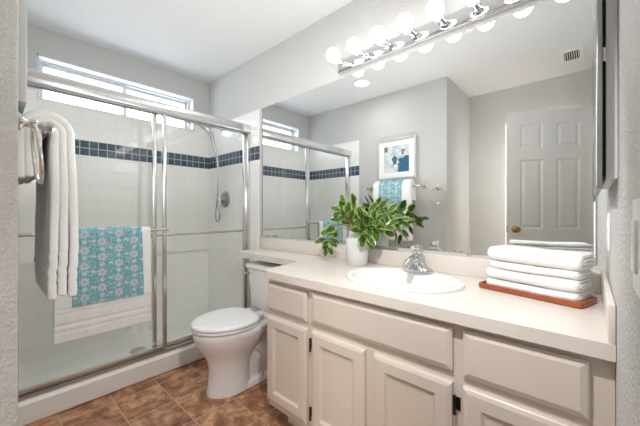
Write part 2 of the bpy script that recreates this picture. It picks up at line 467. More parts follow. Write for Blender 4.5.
# shower enclosure
enc = thing('shower_enclosure', 'framed glass sliding shower enclosure with a silver header rail', 'shower enclosure', (-2.19, .78, .13))
b = B()
b.loft([[(x, y, z) for x, z in ((-2.165, 1.778), (-2.160, 1.79), (-2.160, 1.838), (-2.170, 1.846), (-2.225, 1.846), (-2.235, 1.838), (-2.235, 1.778), (-2.205,1.778), (-2.205,1.80), (-2.19,1.80), (-2.19,1.778))] for y in (y0, y1)])
b.out('header_rail', M_alu, enc)
B().box(-2.236, -2.205, y0, y1, 1.771, 1.780).box(-2.190, -2.1625, y0, y1, 1.769, 1.779).out('header_shade_strip', M_hose, enc, smooth=False)  # dark strips added as the shade under the header rail
B().box(-2.235, -2.163, y0, y1, .1302, .150, .004).box(-2.200, -2.192, y0, y1, .15, .162).out('bottom_track', M_track, enc)
for a, c in ((y0, y0+.024), (y1-.022, y1)):
    B().box(-2.230, -2.170, a, c, .15, 1.778, .004).box(-2.238, -2.215, (a+c)/2-.008, (a+c)/2+.008, .15, 1.778).out('wall_jamb', M_alu, enc)
def sdoor(y0, y1, x, barx, bz, lbl):
    b = B(); s = .024; z0, z1 = .158, 1.79
    b.box(x-.011, x+.011, y0, y0+s, z0, z1, .003); b.box(x-.011, x+.011, y1-s, y1, z0, z1, .003)
    b.box(x-.010, x+.010, y0+s, y1-s, z0, z0+.022, .003); b.box(x-.010, x+.010, y0+s, y1-s, z1-.022, z1, .003)
    d = b.out('sliding_door', M_alu, enc)
    B().box(x-.003, x+.003, y0+s-.004, y1-s+.004, z0+.018, z1-.018).out('glass_pane', M_glass, d, smooth=False)
    sg = 1 if barx > x else -1
    b = B(); b.tube([(barx, y0+.012, bz), (barx, y1-.012, bz)], .0085, 12)
    for yy in (y0+.012, y1-.012):
        b.tube([(x+sg*.01, yy, bz), (barx+sg*.012, yy, bz)], .008, 10); b.lathe([(.014, 0), (.014, .006)] if sg > 0 else [(.014, 0), (.014, -.006)], (x+sg*.011, yy, bz), 14, 'x')
    b.out('towel_rail', M_nickel, d)
    return d
sdoor(y0+.022, .826, -2.178, -2.122, .980, '')
sdoor(.748, y1-.02, -2.210, -2.262, .932, '')
# shower arm, hand shower, hose, valve
hs = thing('hand_shower', 'chrome hand shower with a hanging looped hose on tiled wall', 'shower head', (-2.62, 1.51, 1.9))
b = B(); yt = YW-e
b.lathe([(.028, 0), (.028, -.006), (.012, -.014)], (-2.62, yt, 1.90), 20, 'y')
b.tube([(-2.62, yt-.005, 1.90), (-2.62, 1.45, 1.905), (-2.62, 1.40, 1.89), (-2.62, 1.375, 1.865)], .009, 12)
b.sphere((-2.62, 1.372, 1.858), .018); b.tube([(-2.62, 1.375, 1.852), (-2.615, 1.36, 1.84)], .016, 12)
b.out('shower_arm', M_chrome, hs)
b = B()
b.tube([(-2.615, 1.375, 1.815), (-2.615, 1.34, 1.85), (-2.615, 1.27, 1.885), (-2.615, 1.20, 1.905)], [.009, .012, .013, .017], 12)
hd = Matrix.Translation((-2.615, 1.17, 1.90)) @ Matrix.Rotation(math.radians(-25), 4, 'X')
c2 = B().lathe([(.018, .016), (.036, .008), (.040, -.006), (.036, -.012), (0.001, -.012)], (0,0,0), 24).xf(hd)
me = bpy.data.meshes.new('t'); c2.bm.to_mesh(me); b.bm.from_mesh(me)
b.out('shower_wand', M_chrome, hs)
pts = [(-2.615, 1.378, 1.81), (-2.61, 1.40, 1.72), (-2.60, 1.43, 1.60), (-2.60, 1.45, 1.45), (-2.615, 1.455, 1.25), (-2.64, 1.455, 1.15), (-2.655, 1.455, 1.07), (-2.65, 1.455, 1.03), (-2.62, 1.455, 1.005), (-2.59, 1.455, 1.03), (-2.575, 1.455, 1.08), (-2.585, 1.455, 1.15), (-2.605, 1.46, 1.25), (-2.61, 1.46, 1.45), (-2.605, 1.44, 1.65), (-2.60, 1.40, 1.80), (-2.61, 1.385, 1.84)]
def smooth(pts, n=6):
    P = [Vector(p) for p in pts]; out = []
    for i in range(len(P)-1):
        a, b_, c, d = P[max(i-1,0)], P[i], P[i+1], P[min(i+2, len(P)-1)]
        for k in range(n):
            t = k/n
            out.append(.5*((2*b_)+(c-a)*t+(2*a-5*b_+4*c-d)*t*t+(3*b_-a-3*c+d)*t**3))
    out.append(P[-1]); return out
B().tube(smooth(pts), 0.0055, 8).out('hose', M_hose, hs)
vt = thing('shower_valve', 'round chrome shower valve with a lever handle on tiled wall', 'shower valve', (-2.575, yt, 1.21))
B().lathe([(.078, 0), (.078, -.004), (.070, -.010), (.035, -.014), (.030, -.045), (.026, -.050)], (-2.575, yt, 1.215), 32, 'y').out('escutcheon', M_hose, vt)
B().tube([(-2.575, yt-.045, 1.215), (-2.575, yt-.065, 1.215)], .022, 16).tube([(-2.575, yt-.057, 1.215), (-2.56, yt-.062, 1.17), (-2.55, yt-.064, 1.13)], [.012, .010, .008], 10).out('lever_handle', M_chrome, vt)

# ------------------------------------------------------------------ vanity
XV = -1.243; YF = .980; YFACE = .960
van = thing('vanity_cabinet', 'cream painted vanity cabinet with raised panel doors under the sink', 'cabinet', (-.6, 1.2, 0))
b = B()
b.box(XV, XR-.001, YF, YF+.02, .10, .76).box(XV, XV+.018, YF+.02, YW-.001, .10, .76).box(XR-.019, XR-.001, YF+.02, YW-.001, .10, .76).box(XV+.018, XR-.019, YF+.02, YW-.001, .10, .118)
b.out('body', M_cab, van, smooth=False)
B().box(XV+.07, XR-.001, YF+.07, YW-.02, 0, .10).out('toe_kick', M_cab, van, smooth=False)
def rings_rect(b, x0, x1, z0, z1, steps):
    rings = []
    for ins, y in steps: rings.append([(x0+ins, y, z0+ins), (x1-ins, y, z0+ins), (x1-ins, y, z1-ins), (x0+ins, y, z1-ins)])
    b.loft(rings)
def drawer(x0, x1, z0, z1, name='drawer_front'):
    b = B(); rings_rect(b, x0, x1, z0, z1, [(0, YF), (0, YFACE+.008), (.004, YFACE+.005), (.017, YFACE), (.018, YFACE)])
    return b.out(name, M_cab, van, ang=8)
drawer(-1.238, -.952, .597, .733); drawer(-.921, -.317, .603, .739, 'false_front'); drawer(-.286, 0.0, .597, .739)
def hinge(par, x, z, side):
    b = B(); b.tube([(x, YFACE+.004, z-.022), (x, YFACE+.004, z+.022)], .0045, 10)
    b.sphere((x, YFACE+.004, z+.026), .0055); b.sphere((x, YFACE+.004, z-.026), .0055)
    b.box(min(x, x+side*.014), max(x, x+side*.014), YF-.004, YF, z-.020, z+.020, .001)
    b.out('hinge', M_black, par)
def cdoor(x0, x1, hs_=None):
    z0, z1 = .135, .567; b = B()
    rings_rect(b, x0, x1, z0, z1, [(0, YF), (0, YFACE+.007), (.003, YFACE+.004), (.014, YFACE), (.050, YFACE), (.054, YFACE+.0035), (.060, YFACE+.008), (.066, YFACE+.009), (.067, YFACE+.009)])
    d = b.out('door', M_cab, van, ang=8)
    if hs_:
        for z in (.503, .195): hinge(d, x0-.007 if hs_ < 0 else x1+.007, z, hs_)
cdoor(-1.238, -.952); cdoor(-.921, -.640, -1); cdoor(-.602, -.317, 1); cdoor(-.286, 0.0)

# counter with banjo shelf, splash
SX, SY, SA, SB = -.625, 1.232, .262, .205
def ell(cx, cy, a, b_, n=48): return [(cx+a*math.cos(2*PI*i/n), cy+b_*math.sin(2*PI*i/n)) for i in range(n)]
ct = thing('countertop', 'cream countertop with a narrow shelf running over the toilet', 'countertop', (-.6, 1.2, .76))
YC = .946
outer = [(XR-.001, YC), (XR-.001, YW-.001), (-2.0, YW-.001), (-2.0, 1.275), (-1.99, 1.262), (-1.36, 1.262), (-1.325, 1.255), (-1.300, 1.235), (-1.262, .985), (-1.245, .955), (-1.225, YC)]
B().plate(outer, [ell(SX, SY, SA-.014, SB-.014)], 'z', .760, .798).out('slab', M_counter, ct, smooth=False)
B().box(-2.0, XR-.014, YW-.022, YW-.001, .798, .884, .003).out('backsplash', M_counter, ct)
B().box(XR-.014, XR-.001, YC+.002, YW-.001, .798, .888, .003).out('side_splash', M_counter, ct)

# sink
sk = thing('sink', 'white oval drop in sink in the cream countertop', 'sink', (SX, SY, .798))
b = B(); zt = .798
prof = [(1.0, .000), (1.0, .006), (.985, .011), (.955, .0125), (.90, .010), (.855, .002), (.83, -.012), (.78, -.05), (.66, -.10), (.45, -.128), (.2, -.138), (.07, -.140)]
rings = []
for k, dz in prof:
    cy = SY - (1-k)*.028*(1 if k > .5 else 1)
    rings.append([(SX+SA*k*math.cos(2*PI*i/64), cy+(SB*k)*math.sin(2*PI*i/64), zt+.001+dz) for i in range(64)])
b.loft(rings, False, True); b.out('basin', M_porc, sk, ang=60)
B().lathe([(.001, 0), (.021, 0), (.024, -.003), (.018, -.010)], (SX, SY-.026, zt-.134), 20, caps=False).out('drain_ring', M_chrome, sk)

# faucet
FX, FY, FZ = -.625, 1.405, .8105
fc = thing('faucet', 'chrome single handle faucet behind the oval sink', 'faucet', (FX, FY, FZ))
b = B(); rings = []
for z, a, c in ((0, .080, .030), (.006, .081, .031), (.012, .077, .029), (.022, .058, .028), (.036, .042, .028), (.055, .031, .027), (.075, .026, .025), (.085, .024, .024)):
    rings.append([(FX+a*math.cos(t)*(1), FY+c*math.sin(t), FZ+z) for t in [2*PI*i/32 for i in range(32)]])
b.loft(rings); b.out('faucet_body', M_chrome, fc, ang=50)
b = B(); pts = smooth([(FX, FY-.005, FZ+.045), (FX, FY-.045, FZ+.062), (FX, FY-.085, FZ+.058), (FX, FY-.115, FZ+.045), (FX, FY-.122, FZ+.030)], 5)
b.tube(pts, [.021-.009*i/(len(pts)-1) for i in range(len(pts))], 16); b.out('spout', M_chrome, fc, ang=60)
b = B(); b.lathe([(.001, .040), (.012, .039), (.021, .032), (.026, .020), (.027, .008), (.024, 0)], (FX, FY, FZ+.086), 24, caps=False)
b.tube(smooth([(FX, FY-.005, FZ+.108), (FX, FY-.030, FZ+.116), (FX, FY-.056, FZ+.114)], 4), [.020, .019, .018, .0165, .015, .014, .013, .012, .010], 12)
b.out('handle', M_chrome, fc, ang=60)
B().tube([(FX+.005, FY+.030, FZ+.005), (FX+.005, FY+.030, FZ+.055)], .0025, 8).sphere((FX+.005, FY+.030, FZ+.058), .005).out('drain_rod', M_chrome, fc)

# ------------------------------------------------------------------ mirror
mr = thing('wall_mirror', 'large frameless mirror above the cream backsplash', 'mirror', (-1, YM, .90))
M_edge = simple('mirror_edge', (.30, .31, .30), .5)
B().box(-1.997, .017, YM, YW-.0005, .9025, 1.951).out('mirror_glass', M_mirror, mr, smooth=False)
B().box(-2.012, -1.997, YM+.001, YW-.0005, .9025, 1.951).out('edge_strip', M_edge, mr, smooth=False)
B().box(.017, .0195, YM-.001, YW-.0005, .9025, 1.951).out('edge_strip', M_edge, mr, smooth=False)
for x, z in ((-1.83, 1.951), (-.42, 1.951), (-.42, .9025)):
    B().box(x-.009, x+.009, YM-.003, YW-.0005, z-.008, z+.008, .002).out('clip', M_nickel, mr)

# vanity light
vl = thing('vanity_light', 'chrome light bar with eight round lit bulbs above mirror', 'light fixture', (-.6, YW, 1.98))
b = B(); b.box(-1.190, .034, 1.484, YW-.001, 1.978, 2.052, .006, 2); b.out('backplate', M_chrome, vl)
def bulbset(x):
    b = B(); b.lathe([(.022, 0), (.022, -.004), (.0175, -.008), (.0165, -.042), (.027, -.050), (.028, -.062)], (x, 1.484, 2.028), 20, 'y')
    h = b.out('bulb_holder', M_chrome, vl)
    pr = [(.013, -.052), (.015, -.058)]+[(.041*math.sin(t), -.100+.041*math.cos(t)) for t in [PI*(.14+.86*i/12) for i in range(12)]]+[(.0005, -.141)]
    B().lathe(pr, (x, 1.484, 2.038), 24, 'y').out('bulb', M_bulb, h, ang=80)
    return h
h0 = bulbset(-1.142)
for k in range(1, 8):
    h = h0.copy(); COL.objects.link(h); h.location.x += .1525*k   # keeps its parent
    for ch in [q for q in bpy.data.objects if q.parent == h0]:
        c = ch.copy(); COL.objects.link(c); inv = ch.matrix_parent_inverse.copy(); c.parent = h; c.matrix_parent_inverse = inv

# ------------------------------------------------------------------ toilet
TX = -1.685
tl = thing('toilet', 'white two piece toilet between the shower and vanity', 'toilet', (TX, 1.15, 0))
def rrect(z, x0, x1, y0, y1, r, n=6):
    out = []
    for cx, cy, a0 in ((x1-r, y0+r, -PI/2), (x1-r, y1-r, 0), (x0+r, y1-r, PI/2), (x0+r, y0+r, PI)):
        for i in range(n+1):
            a = a0+PI/2*i/n; out.append((cx+r*math.cos(a), cy+r*math.sin(a), z))
    return out
def egg(z, hw, yf, yb, n=48, sq=2.0, tp=0.0, mid=.42):
    """egg outline: long elliptical front, squarer back that can taper"""
    yc = yb-(yb-yf)*mid; r = []
    for i in range(n):
        t = 2*PI*i/n; c, s_ = math.cos(t), math.sin(t)
        if s_ < 0: x = hw*c; y = yc+(yc-yf)*s_
        else:
            p = 2/sq; q = abs(s_)**p
            x = hw*math.copysign(abs(c)**p, c)*(1-tp*q*q); y = yc+(yb-yc)*q
        r.append((TX+x, y, z))
    return r
b = B()
b.loft([egg(0, .112, .872, 1.16), egg(.02, .111, .873, 1.16), egg(.04, .104, .882, 1.15), egg(.15, .101, .886, 1.15), egg(.215, .114, .872, 1.18),
        egg(.27, .147, .838, 1.22), egg(.32, .172, .806, 1.24, sq=2.3), egg(.36, .182, .794, 1.25, sq=2.6), egg(.386, .184, .792, 1.25, sq=2.8), egg(.393, .178, .799, 1.245, sq=2.8)])
b.box(TX-.105, TX+.105, 1.16, 1.47, .30, .389, .03, 3)
b.box(TX-.070, TX+.070, 1.06, 1.42, .0, .33, .03, 3)
b.loft([rrect(0, TX-.108, TX+.108, .98, 1.40, .05), rrect(.022, TX-.106, TX+.106, .98, 1.398, .05), rrect(.032, TX-.094, TX+.094, .99, 1.385, .05)])
b.out('bowl', M_porc, tl, ang=60)
for sx in (1, -1):
    b = B(); b.tube(smooth([(TX+sx*.040, 1.06, .27), (TX+sx*.052, 1.14, .255), (TX+sx*.056, 1.22, .20), (TX+sx*.054, 1.29, .13), (TX+sx*.050, 1.34, .05), (TX+sx*.048, 1.345, .01)], 5), .042, 18)
    b.out('trapway', M_porc, tl, ang=60)
    B().lathe([(.016, 0), (.016, .012), (.011, .020), (.001, .023)], (TX+sx*.088, 1.20, .028), 14).out('bolt_cap', M_porc, tl)
b = B(); b.loft([egg(.398, .180, .794, 1.185, sq=3, tp=.22), egg(.401, .187, .787, 1.19, sq=3, tp=.22), egg(.411, .187, .787, 1.19, sq=3, tp=.22), egg(.414, .182, .792, 1.185, sq=3, tp=.22)]); b.out('seat', M_seat, tl, ang=50)
b = B(); b.loft([egg(.4185, .180, .794, 1.18, sq=3.4, tp=.25), egg(.422, .188, .786, 1.188, sq=3.4, tp=.25), egg(.431, .188, .786, 1.188, sq=3.4, tp=.25), egg(.438, .181, .794, 1.182, sq=3.4, tp=.25), egg(.4405, .165, .812, 1.168, sq=3.4, tp=.25), egg(.442, .08, .93, 1.08, sq=3.4, tp=.25)]); b.out('seat_lid', M_seat, tl, ang=50)
for sx in (-.07, .07): B().box(TX+sx-.022, TX+sx+.022, 1.183, 1.222, .388, .428, .008).out('seat_hinge', M_seat, tl)
TW = .235
B().loft([rrect(.37, TX-.15, TX+.15, 1.335, 1.47, .04), rrect(.385, TX-.185, TX+.185, 1.318, 1.49, .045), rrect(.42, TX-.205, TX+.205, 1.308, 1.50, .04), rrect(.60, TX-.222, TX+.222, 1.298, 1.503, .035), rrect(.680, TX-TW+.008, TX+TW-.008, 1.294, 1.505, .035)]).out('tank', M_porc, tl, ang=50)
B().loft([rrect(.681, TX-TW+.004, TX+TW-.004, 1.290, 1.507, .03), rrect(.685, TX-TW-.004, TX+TW+.004, 1.284, 1.510, .03), rrect(.708, TX-TW-.005, TX+TW+.005, 1.283, 1.510, .03), rrect(.718, TX-TW+.006, TX+TW-.006, 1.292, 1.504, .03)]).out('tank_lid', M_porc, tl, ang=50)
b = B(); b.lathe([(.012, 0), (.012, -.010)], (TX-.185, 1.299, .645), 14, 'y'); b.tube([(TX-.185, 1.288, .645), (TX-.21, 1.282, .642), (TX-.235, 1.280, .636)], [.006, .007, .008], 10); b.out('flush_lever', M_chrome, tl)
# small chrome fitting on the vanity side
ph = thing('paper_holder', 'small chrome fitting on the vanity side by the toilet', 'paper holder', (XV, 1.03, .66))
B().lathe([(.016, 0), (.016, -.005), (.009, -.010), (.009, -.030), (.012, -.034), (.012, -.042), (.006, -.046)], (XV+.001, 1.03, .655), 16, 'x').out('post', M_chrome, ph)

# ------------------------------------------------------------------ plant in frosted pot
PX, PY, PZ = -.978, 1.402, .7985
pl = thing('potted_plant', 'variegated green plant in a frosted glass pot beside the sink', 'plant', (PX, PY, PZ))
B().lathe([(.001, .0), (.052, 0), (.057, .006), (.066, .152), (.064, .155), (.061, .152), (.054, .012), (.001, .010)], (PX, PY, PZ), 36, caps=False).out('pot', M_frost, pl, ang=50)
B().lathe([(.001, .012), (.043, .012), (.045, .020), (.048, .190), (.046, .192), (.044, .188), (.042, .025), (.001, .02)], (PX, PY, PZ), 32, caps=False).out('inner_cup', M_frost, pl, ang=50)
leafB = B(); leafB.uvl = leafB.bm.loops.layers.uv.new('UVMap'); stemB = B()
rng = random.Random(11)
def leaf(base, direc, normal, L, W, curl=.25, fold=.18):
    d = direc.normalized(); n = (normal-d*normal.dot(d))
    n = n.normalized() if n.length > 1e-4 else Vector((0,0,1)); s_ = d.cross(n)
    NU, NV = 8, 4; g, uv = [], []
    for i in range(NU+1):
        t = i/NU
        wv = W*.5*(math.sin(PI*min(1, t**.85))**.62)*(1.02-.15*t) if 0 < t < 1 else .0008
        ctr = base+d*(L*t)-n*(curl*L*t*t)
        row, ru = [], []
        for j in range(NV+1):
            q = j/NV*2-1
            row.append(ctr+s_*(wv*q)+n*(fold*wv*abs(q)**1.4)); ru.append((t, j/NV))
        g.append(row); uv.append(ru)
    leafB.sheet(g, uv)
camv = Vector((.55, -.8, .25))
def branch(pts, nl, L=(.052, .072), r=.0022, start=.35, spread=1.0):
    P = smooth(pts, 6); stemB.tube(P, [r*(1.25-.6*i/(len(P)-1)) for i in range(len(P))], 6)
    for k in range(nl):
        t = start+(1-start)*(k+.5*rng.random())/nl
        i = min(len(P)-2, int(t*(len(P)-1))); p = P[i]; ax = (P[i+1]-P[i]).normalized()
        a = k*2.4+rng.random()*.6
        side = ax.orthogonal().normalized(); side = Matrix.Rotation(a, 3, ax) @ side
        d = (side*spread+ax*.55+Vector((0,0,.12))).normalized()
        nrm = (Vector((0,0,1))*.35+camv*1.5+Vector((rng.uniform(-.6,.6), rng.uniform(-.5,.5), rng.uniform(-.4,.3))))
        l = rng.uniform(*L); q = p+d*.012
        stemB.tube([p, q], .0012, 5)
        if q.y+d.y*l > 1.475: d.y = -abs(d.y)*.3; d.normalize()
        leaf(q, d, nrm, l, l*rng.uniform(.74, .92), rng.uniform(.05, .25), rng.uniform(.05, .2))
    leaf(P[-1], (P[-1]-P[-2])+Vector((rng.uniform(-.2,.2),0,0))*.01, camv+Vector((0,0,.5)), L[1]*.9, L[1]*.6)
o0 = Vector((PX, PY, PZ+.15))
def br(*pts, **k): branch([o0+Vector((rng.uniform(-.02,.02), rng.uniform(-.02,.02), -.03))]+[Vector(p) for p in pts], **k)
# upright left lobe
br((-1.00, 1.395, 1.02), (-1.03, 1.39, 1.08), (-1.06, 1.385, 1.14), nl=9)
br((-1.00, 1.385, 1.02), (-1.02, 1.36, 1.07), (-1.04, 1.33, 1.10), nl=8)
br((-.99, 1.39, 1.02), (-1.00, 1.40, 1.08), (-1.01, 1.41, 1.15), nl=8)
br((-1.02, 1.40, 1.01), (-1.07, 1.40, 1.05), (-1.10, 1.39, 1.085), nl=7)
# drooping sprig at the left
br((-1.04, 1.385, 1.015), (-1.10, 1.37, 1.02), (-1.15, 1.355, .97), (-1.17, 1.35, .91), nl=7, start=.55)
br((-1.03, 1.375, 1.00), (-1.09, 1.35, .98), (-1.13, 1.34, .93), (-1.155, 1.335, .885), nl=5, start=.6, L=(.045, .06))
# right lobe
br((-.94, 1.38, 1.02), (-.90, 1.36, 1.06), (-.86, 1.35, 1.10), nl=9)
br((-.93, 1.38, 1.00), (-.88, 1.36, 1.02), (-.82, 1.35, 1.06), nl=10)
br((-.93, 1.39, 1.00), (-.87, 1.38, 1.00), (-.80, 1.37, 1.01), (-.75, 1.37, 1.04), nl=11)
br((-.94, 1.37, .99), (-.90, 1.34, .99), (-.86, 1.33, .97), nl=8)
br((-.93, 1.40, 1.02), (-.88, 1.40, 1.08), (-.83, 1.40, 1.12), nl=8)
br((-.92, 1.40, 1.01), (-.84, 1.40, 1.05), (-.78, 1.40, 1.10), nl=8)
br((-.91, 1.39, 1.00), (-.82, 1.38, 1.01), (-.74, 1.385, 1.05), (-.70, 1.39, 1.06), nl=8, start=.4, L=(.04, .055))
leafB.out('foliage', M_leaf, pl, ang=80, recalc=False)
stemB.out('stem', M_stem, pl)

# ------------------------------------------------------------------ tray and folded towels
ang = math.radians(-15.5); TC = Vector((-.156, 1.335, .7985))
RT = Matrix.Translation(TC) @ Matrix.Rotation(ang, 4, 'Z')
TL, TD = .166, .074
b = B()
def rr(z, ins, r): return rrect(z, -TL+ins, TL-ins, -TD+ins, TD-ins, r)
b.loft([rr(0, .004, .018), rr(.003, 0, .02), rr(.017, 0, .02), rr(.019, .002, .019), rr(.019, .007, .016), rr(.017, .009, .015), rr(.007, .010, .014), rr(.006, .012, .013)])
tag(b.xf(RT).out('tray', M_wood, ang=40), 'red brown wooden tray with rounded corners under folded towels', 'tray')
def folded_towel(z0, h, L, D, seed, dx=0, dy=0, rot=0, ends=0):
    """concentric U folds, rounded fold towards the front, open edges at the back"""
    rg = random.Random(seed); b = B(); th = h/4
    for layer, (ro, ri) in enumerate(((h/2, h/2-th*.84), (h/2-th*1.12, .0012))):
        prof = []
        yb = D/2; yf = -D/2+h/2
        NB, NA = 7, 12
        for i in range(NB): prof.append((yb+(yf-yb)*i/(NB-1)-.0, -ro, 0))
        for i in range(1, NA): a = -PI/2-PI*i/NA; prof.append((yf+ro*math.cos(a), ro*math.sin(a), 0))
        for i in range(NB): prof.append((yf+(yb-yf)*i/(NB-1), ro, 0))
        prof.append((yb+.003, ro-th*.3, 1)); prof.append((yb+.003, ri+th*.3, 1))
        for i in range(NB): prof.append((yb+(yf-yb)*i/(NB-1), ri, 0))
        if ri > .001:
            for i in range(1, NA): a = PI/2+PI*i/NA; prof.append((yf+ri*math.cos(a), ri*math.sin(a), 0))
        else: prof.append((yf, 0, 0))
        for i in range(NB): prof.append((yf+(yb-yf)*i/(NB-1), -ri, 0))
        prof.append((yb+.003, -ri-th*.3, 1)); prof.append((yb+.003, -ro+th*.3, 1))
        rings = []; NX = 26; Lx = L*(1+.025*layer)
        for k in range(NX+1):
            t = k/NX; x = -Lx/2+Lx*t
            e_ = min(t, 1-t)*NX; sh = 1-.12*max(0, 1-e_)**2
            ring = []
            for (y, z, _) in prof:
                nz = noise.noise(Vector((x*14+seed*7, y*16, z*18+layer*5)))*.0032
                nz2 = noise.noise(Vector((x*35+seed*3, y*30, z*30)))*.0012
                sag = -.0025*math.sin(PI*t)*(z > 0)
                ring.append((x+dx+(nz*.8), y*sh+dy+nz+nz2, z0+h/2+z*sh+(nz+nz2)*.6+sag))
            rings.append(ring)
        b.loft(rings)
    return b.xf(RT @ Matrix.Rotation(rot, 4, 'Z')).out('folded_towel', M_towel, ang=70)
G = 'folded white towels stacked on the tray'
tag(folded_towel(.0075, .034, .286, .124, 1, .006, .0), 'white folded towel lying directly on wooden tray, bottom of the stack', 'towel', G)
tag(folded_towel(.0420, .040, .288, .130, 2, .006, -.001, .01), 'white folded towel second from the bottom of the stack', 'towel', G)
tag(folded_towel(.0825, .030, .275, .120, 3, .014, .002, -.01), 'thin white folded towel just under the top one of stack', 'towel', G)
tag(folded_towel(.1130, .052, .288, .132, 4, .014, -.002, .012), 'thick white folded towel on top of the stack', 'towel', G)

# ------------------------------------------------------------------ draped towels
def drape(name, axis, org, a0, a1, rb, front, back, th, mat, seed, wav=.004, slope=0, flare=0, bands=(), lean=0, inner=()):
    """cloth over a rail. axis 'y' or 'x'; org=(rail coord across, rail z); front/back drop lengths; inner = a second layer underneath"""
    b = B()
    for (rb_, lean_, front_, back_) in [(rb, lean, front, back)]+list(inner):
        ro = rb_+th/2+.001
        L = back_+PI*ro+front_
        NP = int(L/.008); NAx = max(10, int((a1-a0)/.012))
        grid, uvs = [], []
        for j in range(NAx+1):
            u = j/NAx; A0 = a0+(a1-a0)*u; row, ru = [], []
            for i in range(NP+1):
                s_ = L*i/NP
                if s_ < back_: c, z, nx, nz = -ro, -(back_-s_), -1, 0
                elif s_ < back_+PI*ro:
                    t = (s_-back_)/ro; c, z = -ro*math.cos(t), ro*math.sin(t); nx, nz = -math.cos(t), math.sin(t)
                else: c, z, nx, nz = ro, -(s_-back_-PI*ro), 1, 0
                dn = -z if z < 0 else 0
                amp = wav*min(1, dn/.12)
                off = amp*(noise.noise(Vector((A0*9+seed, dn*2.2, seed)))+.35*noise.noise(Vector((A0*25, dn*6, seed+4))))
                if nx > .5: off = abs(off)+lean_*min(1, dn/.35)
                else: off *= .25
                db = L-s_
                for b0, b1 in bands:
                    if b0 < db < b1: off -= .0028
                A = A0+flare*(dn/front)*(u-.5)*2+.003*noise.noise(Vector((dn*6, seed+u*5, 3)))*min(1, dn/.1)
                zz = z-(slope*(u-.5)*min(1, dn/.1) if nx > .5 else 0)
                cc = (c+nx*off)+org[0]
                p = (cc, A, org[1]+zz) if axis == 'y' else (A, cc, org[1]+zz)
                row.append(p); ru.append((A-a0, s_))
            grid.append(row); uvs.append(ru)
        b.sheet(grid, uvs)
    o = b.out(name, mat, None, ang=80)
    m = o.modifiers.new('thickness', 'SOLIDIFY'); m.thickness = th; m.offset = 0; m.use_rim = True
    bb = o.modifiers.new('round', 'BEVEL'); bb.width = th*.3; bb.segments = 2; bb.limit_method = 'ANGLE'; bb.angle_limit = math.radians(60)
    bv = o.modifiers.new('soft', 'SUBSURF'); bv.levels = 1; bv.render_levels = 1
    return o
t1 = drape('bath_towel', 'y', (-2.122, .980), .236, .700, .0085, .585, .50, .014, M_towel, 3, wav=.006, flare=.006, bands=((.055, .062), (.085, .10), (.15, .157), (.17, .177)))
tag(t1, 'wide white bath towel hanging over the shower door rail', 'towel')
t2 = drape('patterned_towel', 'y', (-2.122, .980), .318, .648, .0250, .402, .30, .004, M_floral, 3, wav=.006, flare=.012, lean=.001)
tag(t2, 'teal towel with white flowers hanging on the shower door rail', 'towel')

# picture wall: towel bar, its towels, towel ring, picture
tb = thing('towel_bar', 'brushed nickel towel bar on the grey wall below picture', 'towel bar', (-1.55, YP, 1.36))
YB = .1290; ZB = 1.362
B().tube([(-1.885, YB, ZB), (-1.235, YB, ZB)], .009, 12).out('bar', M_nickel, tb)
for x in (-1.875, -1.245):
    B().lathe([(.026, 0), (.026, .006), (.014, .014), (.010, .04), (.013, .066), (.016, .074), (.016, .084), (.010, .090)], (x, YP, ZB), 18, 'y').out('bracket', M_nickel, tb)
t3 = drape('bath_towel', 'x', (YB, ZB), -1.765, -1.335, .049, .56, .155, .0245, M_towel, 21, wav=.010, lean=.006, bands=((.05, .058), (.085, .10), (.14, .148)), inner=((.029, -.002, .552, .150), (.009, -.008, .560, .145)))
tag(t3, 'thick white bath towel hanging from the nickel towel bar', 'towel')
t4 = drape('patterned_towel', 'x', (YB, ZB), -1.69, -1.42, .0725, .28, .19, .004, M_floral, 21, wav=.010, lean=.007)
tag(t4, 'teal patterned towel over white towel on the nickel bar', 'towel')
tr = thing('towel_ring', 'empty nickel towel ring on the wall near the corner', 'towel ring', (-1.105, YP, 1.34))
B().lathe([(.024, 0), (.024, .006), (.013, .012), (.009, .022), (.012, .034), (.010, .040)], (-1.108, YP, 1.335), 18, 'y').out('post', M_nickel, tr)
ringp = [(-1.108+.078*math.sin(2*PI*i/48), YP+.032+.014*(1-math.cos(2*PI*i/48))*.5, 1.254+.076*math.cos(2*PI*i/48)) for i in range(48)]
B().tube(ringp, .0045, 8, closed=True).out('ring', M_nickel, tr)
pc = thing('framed_picture', 'abstract blue painting with white mat in silver frame', 'picture', (-1.55, YP, 1.45))
px0, px1, pz0, pz1 = -1.785, -1.322, 1.446, 1.892
b = B(); FW = .022
for (a, c, d, f) in ((px0, px0+FW, pz0, pz1), (px1-FW, px1, pz0, pz1), (px0+FW, px1-FW, pz0, pz0+FW), (px0+FW, px1-FW, pz1-FW, pz1)):
    b.box(a, c, YP+.001, YP+.034, d, f, .003)
b.out('picture_frame', M_silver, pc)
aw = .09
B().plate(rect(px0+.02, px1-.02, pz0+.02, pz1-.02), [rect(px0+aw-.005, px1-aw+.005, pz0+aw-.01, pz1-aw+.01)], 'y', YP+.018, YP+.021).out('mat_board', M_mat, pc, smooth=False)
b = B(); b.sheet([[(px0+aw-.01, YP+.016, pz0+aw-.015), (px0+aw-.01, YP+.016, pz1-aw+.015)], [(px1-aw+.01, YP+.016, pz0+aw-.015), (px1-aw+.01, YP+.016, pz1-aw+.015)]], [[(0, 0), (0, 1)], [(1, 0), (1, 1)]])
b.out('print', M_art, pc, smooth=False)

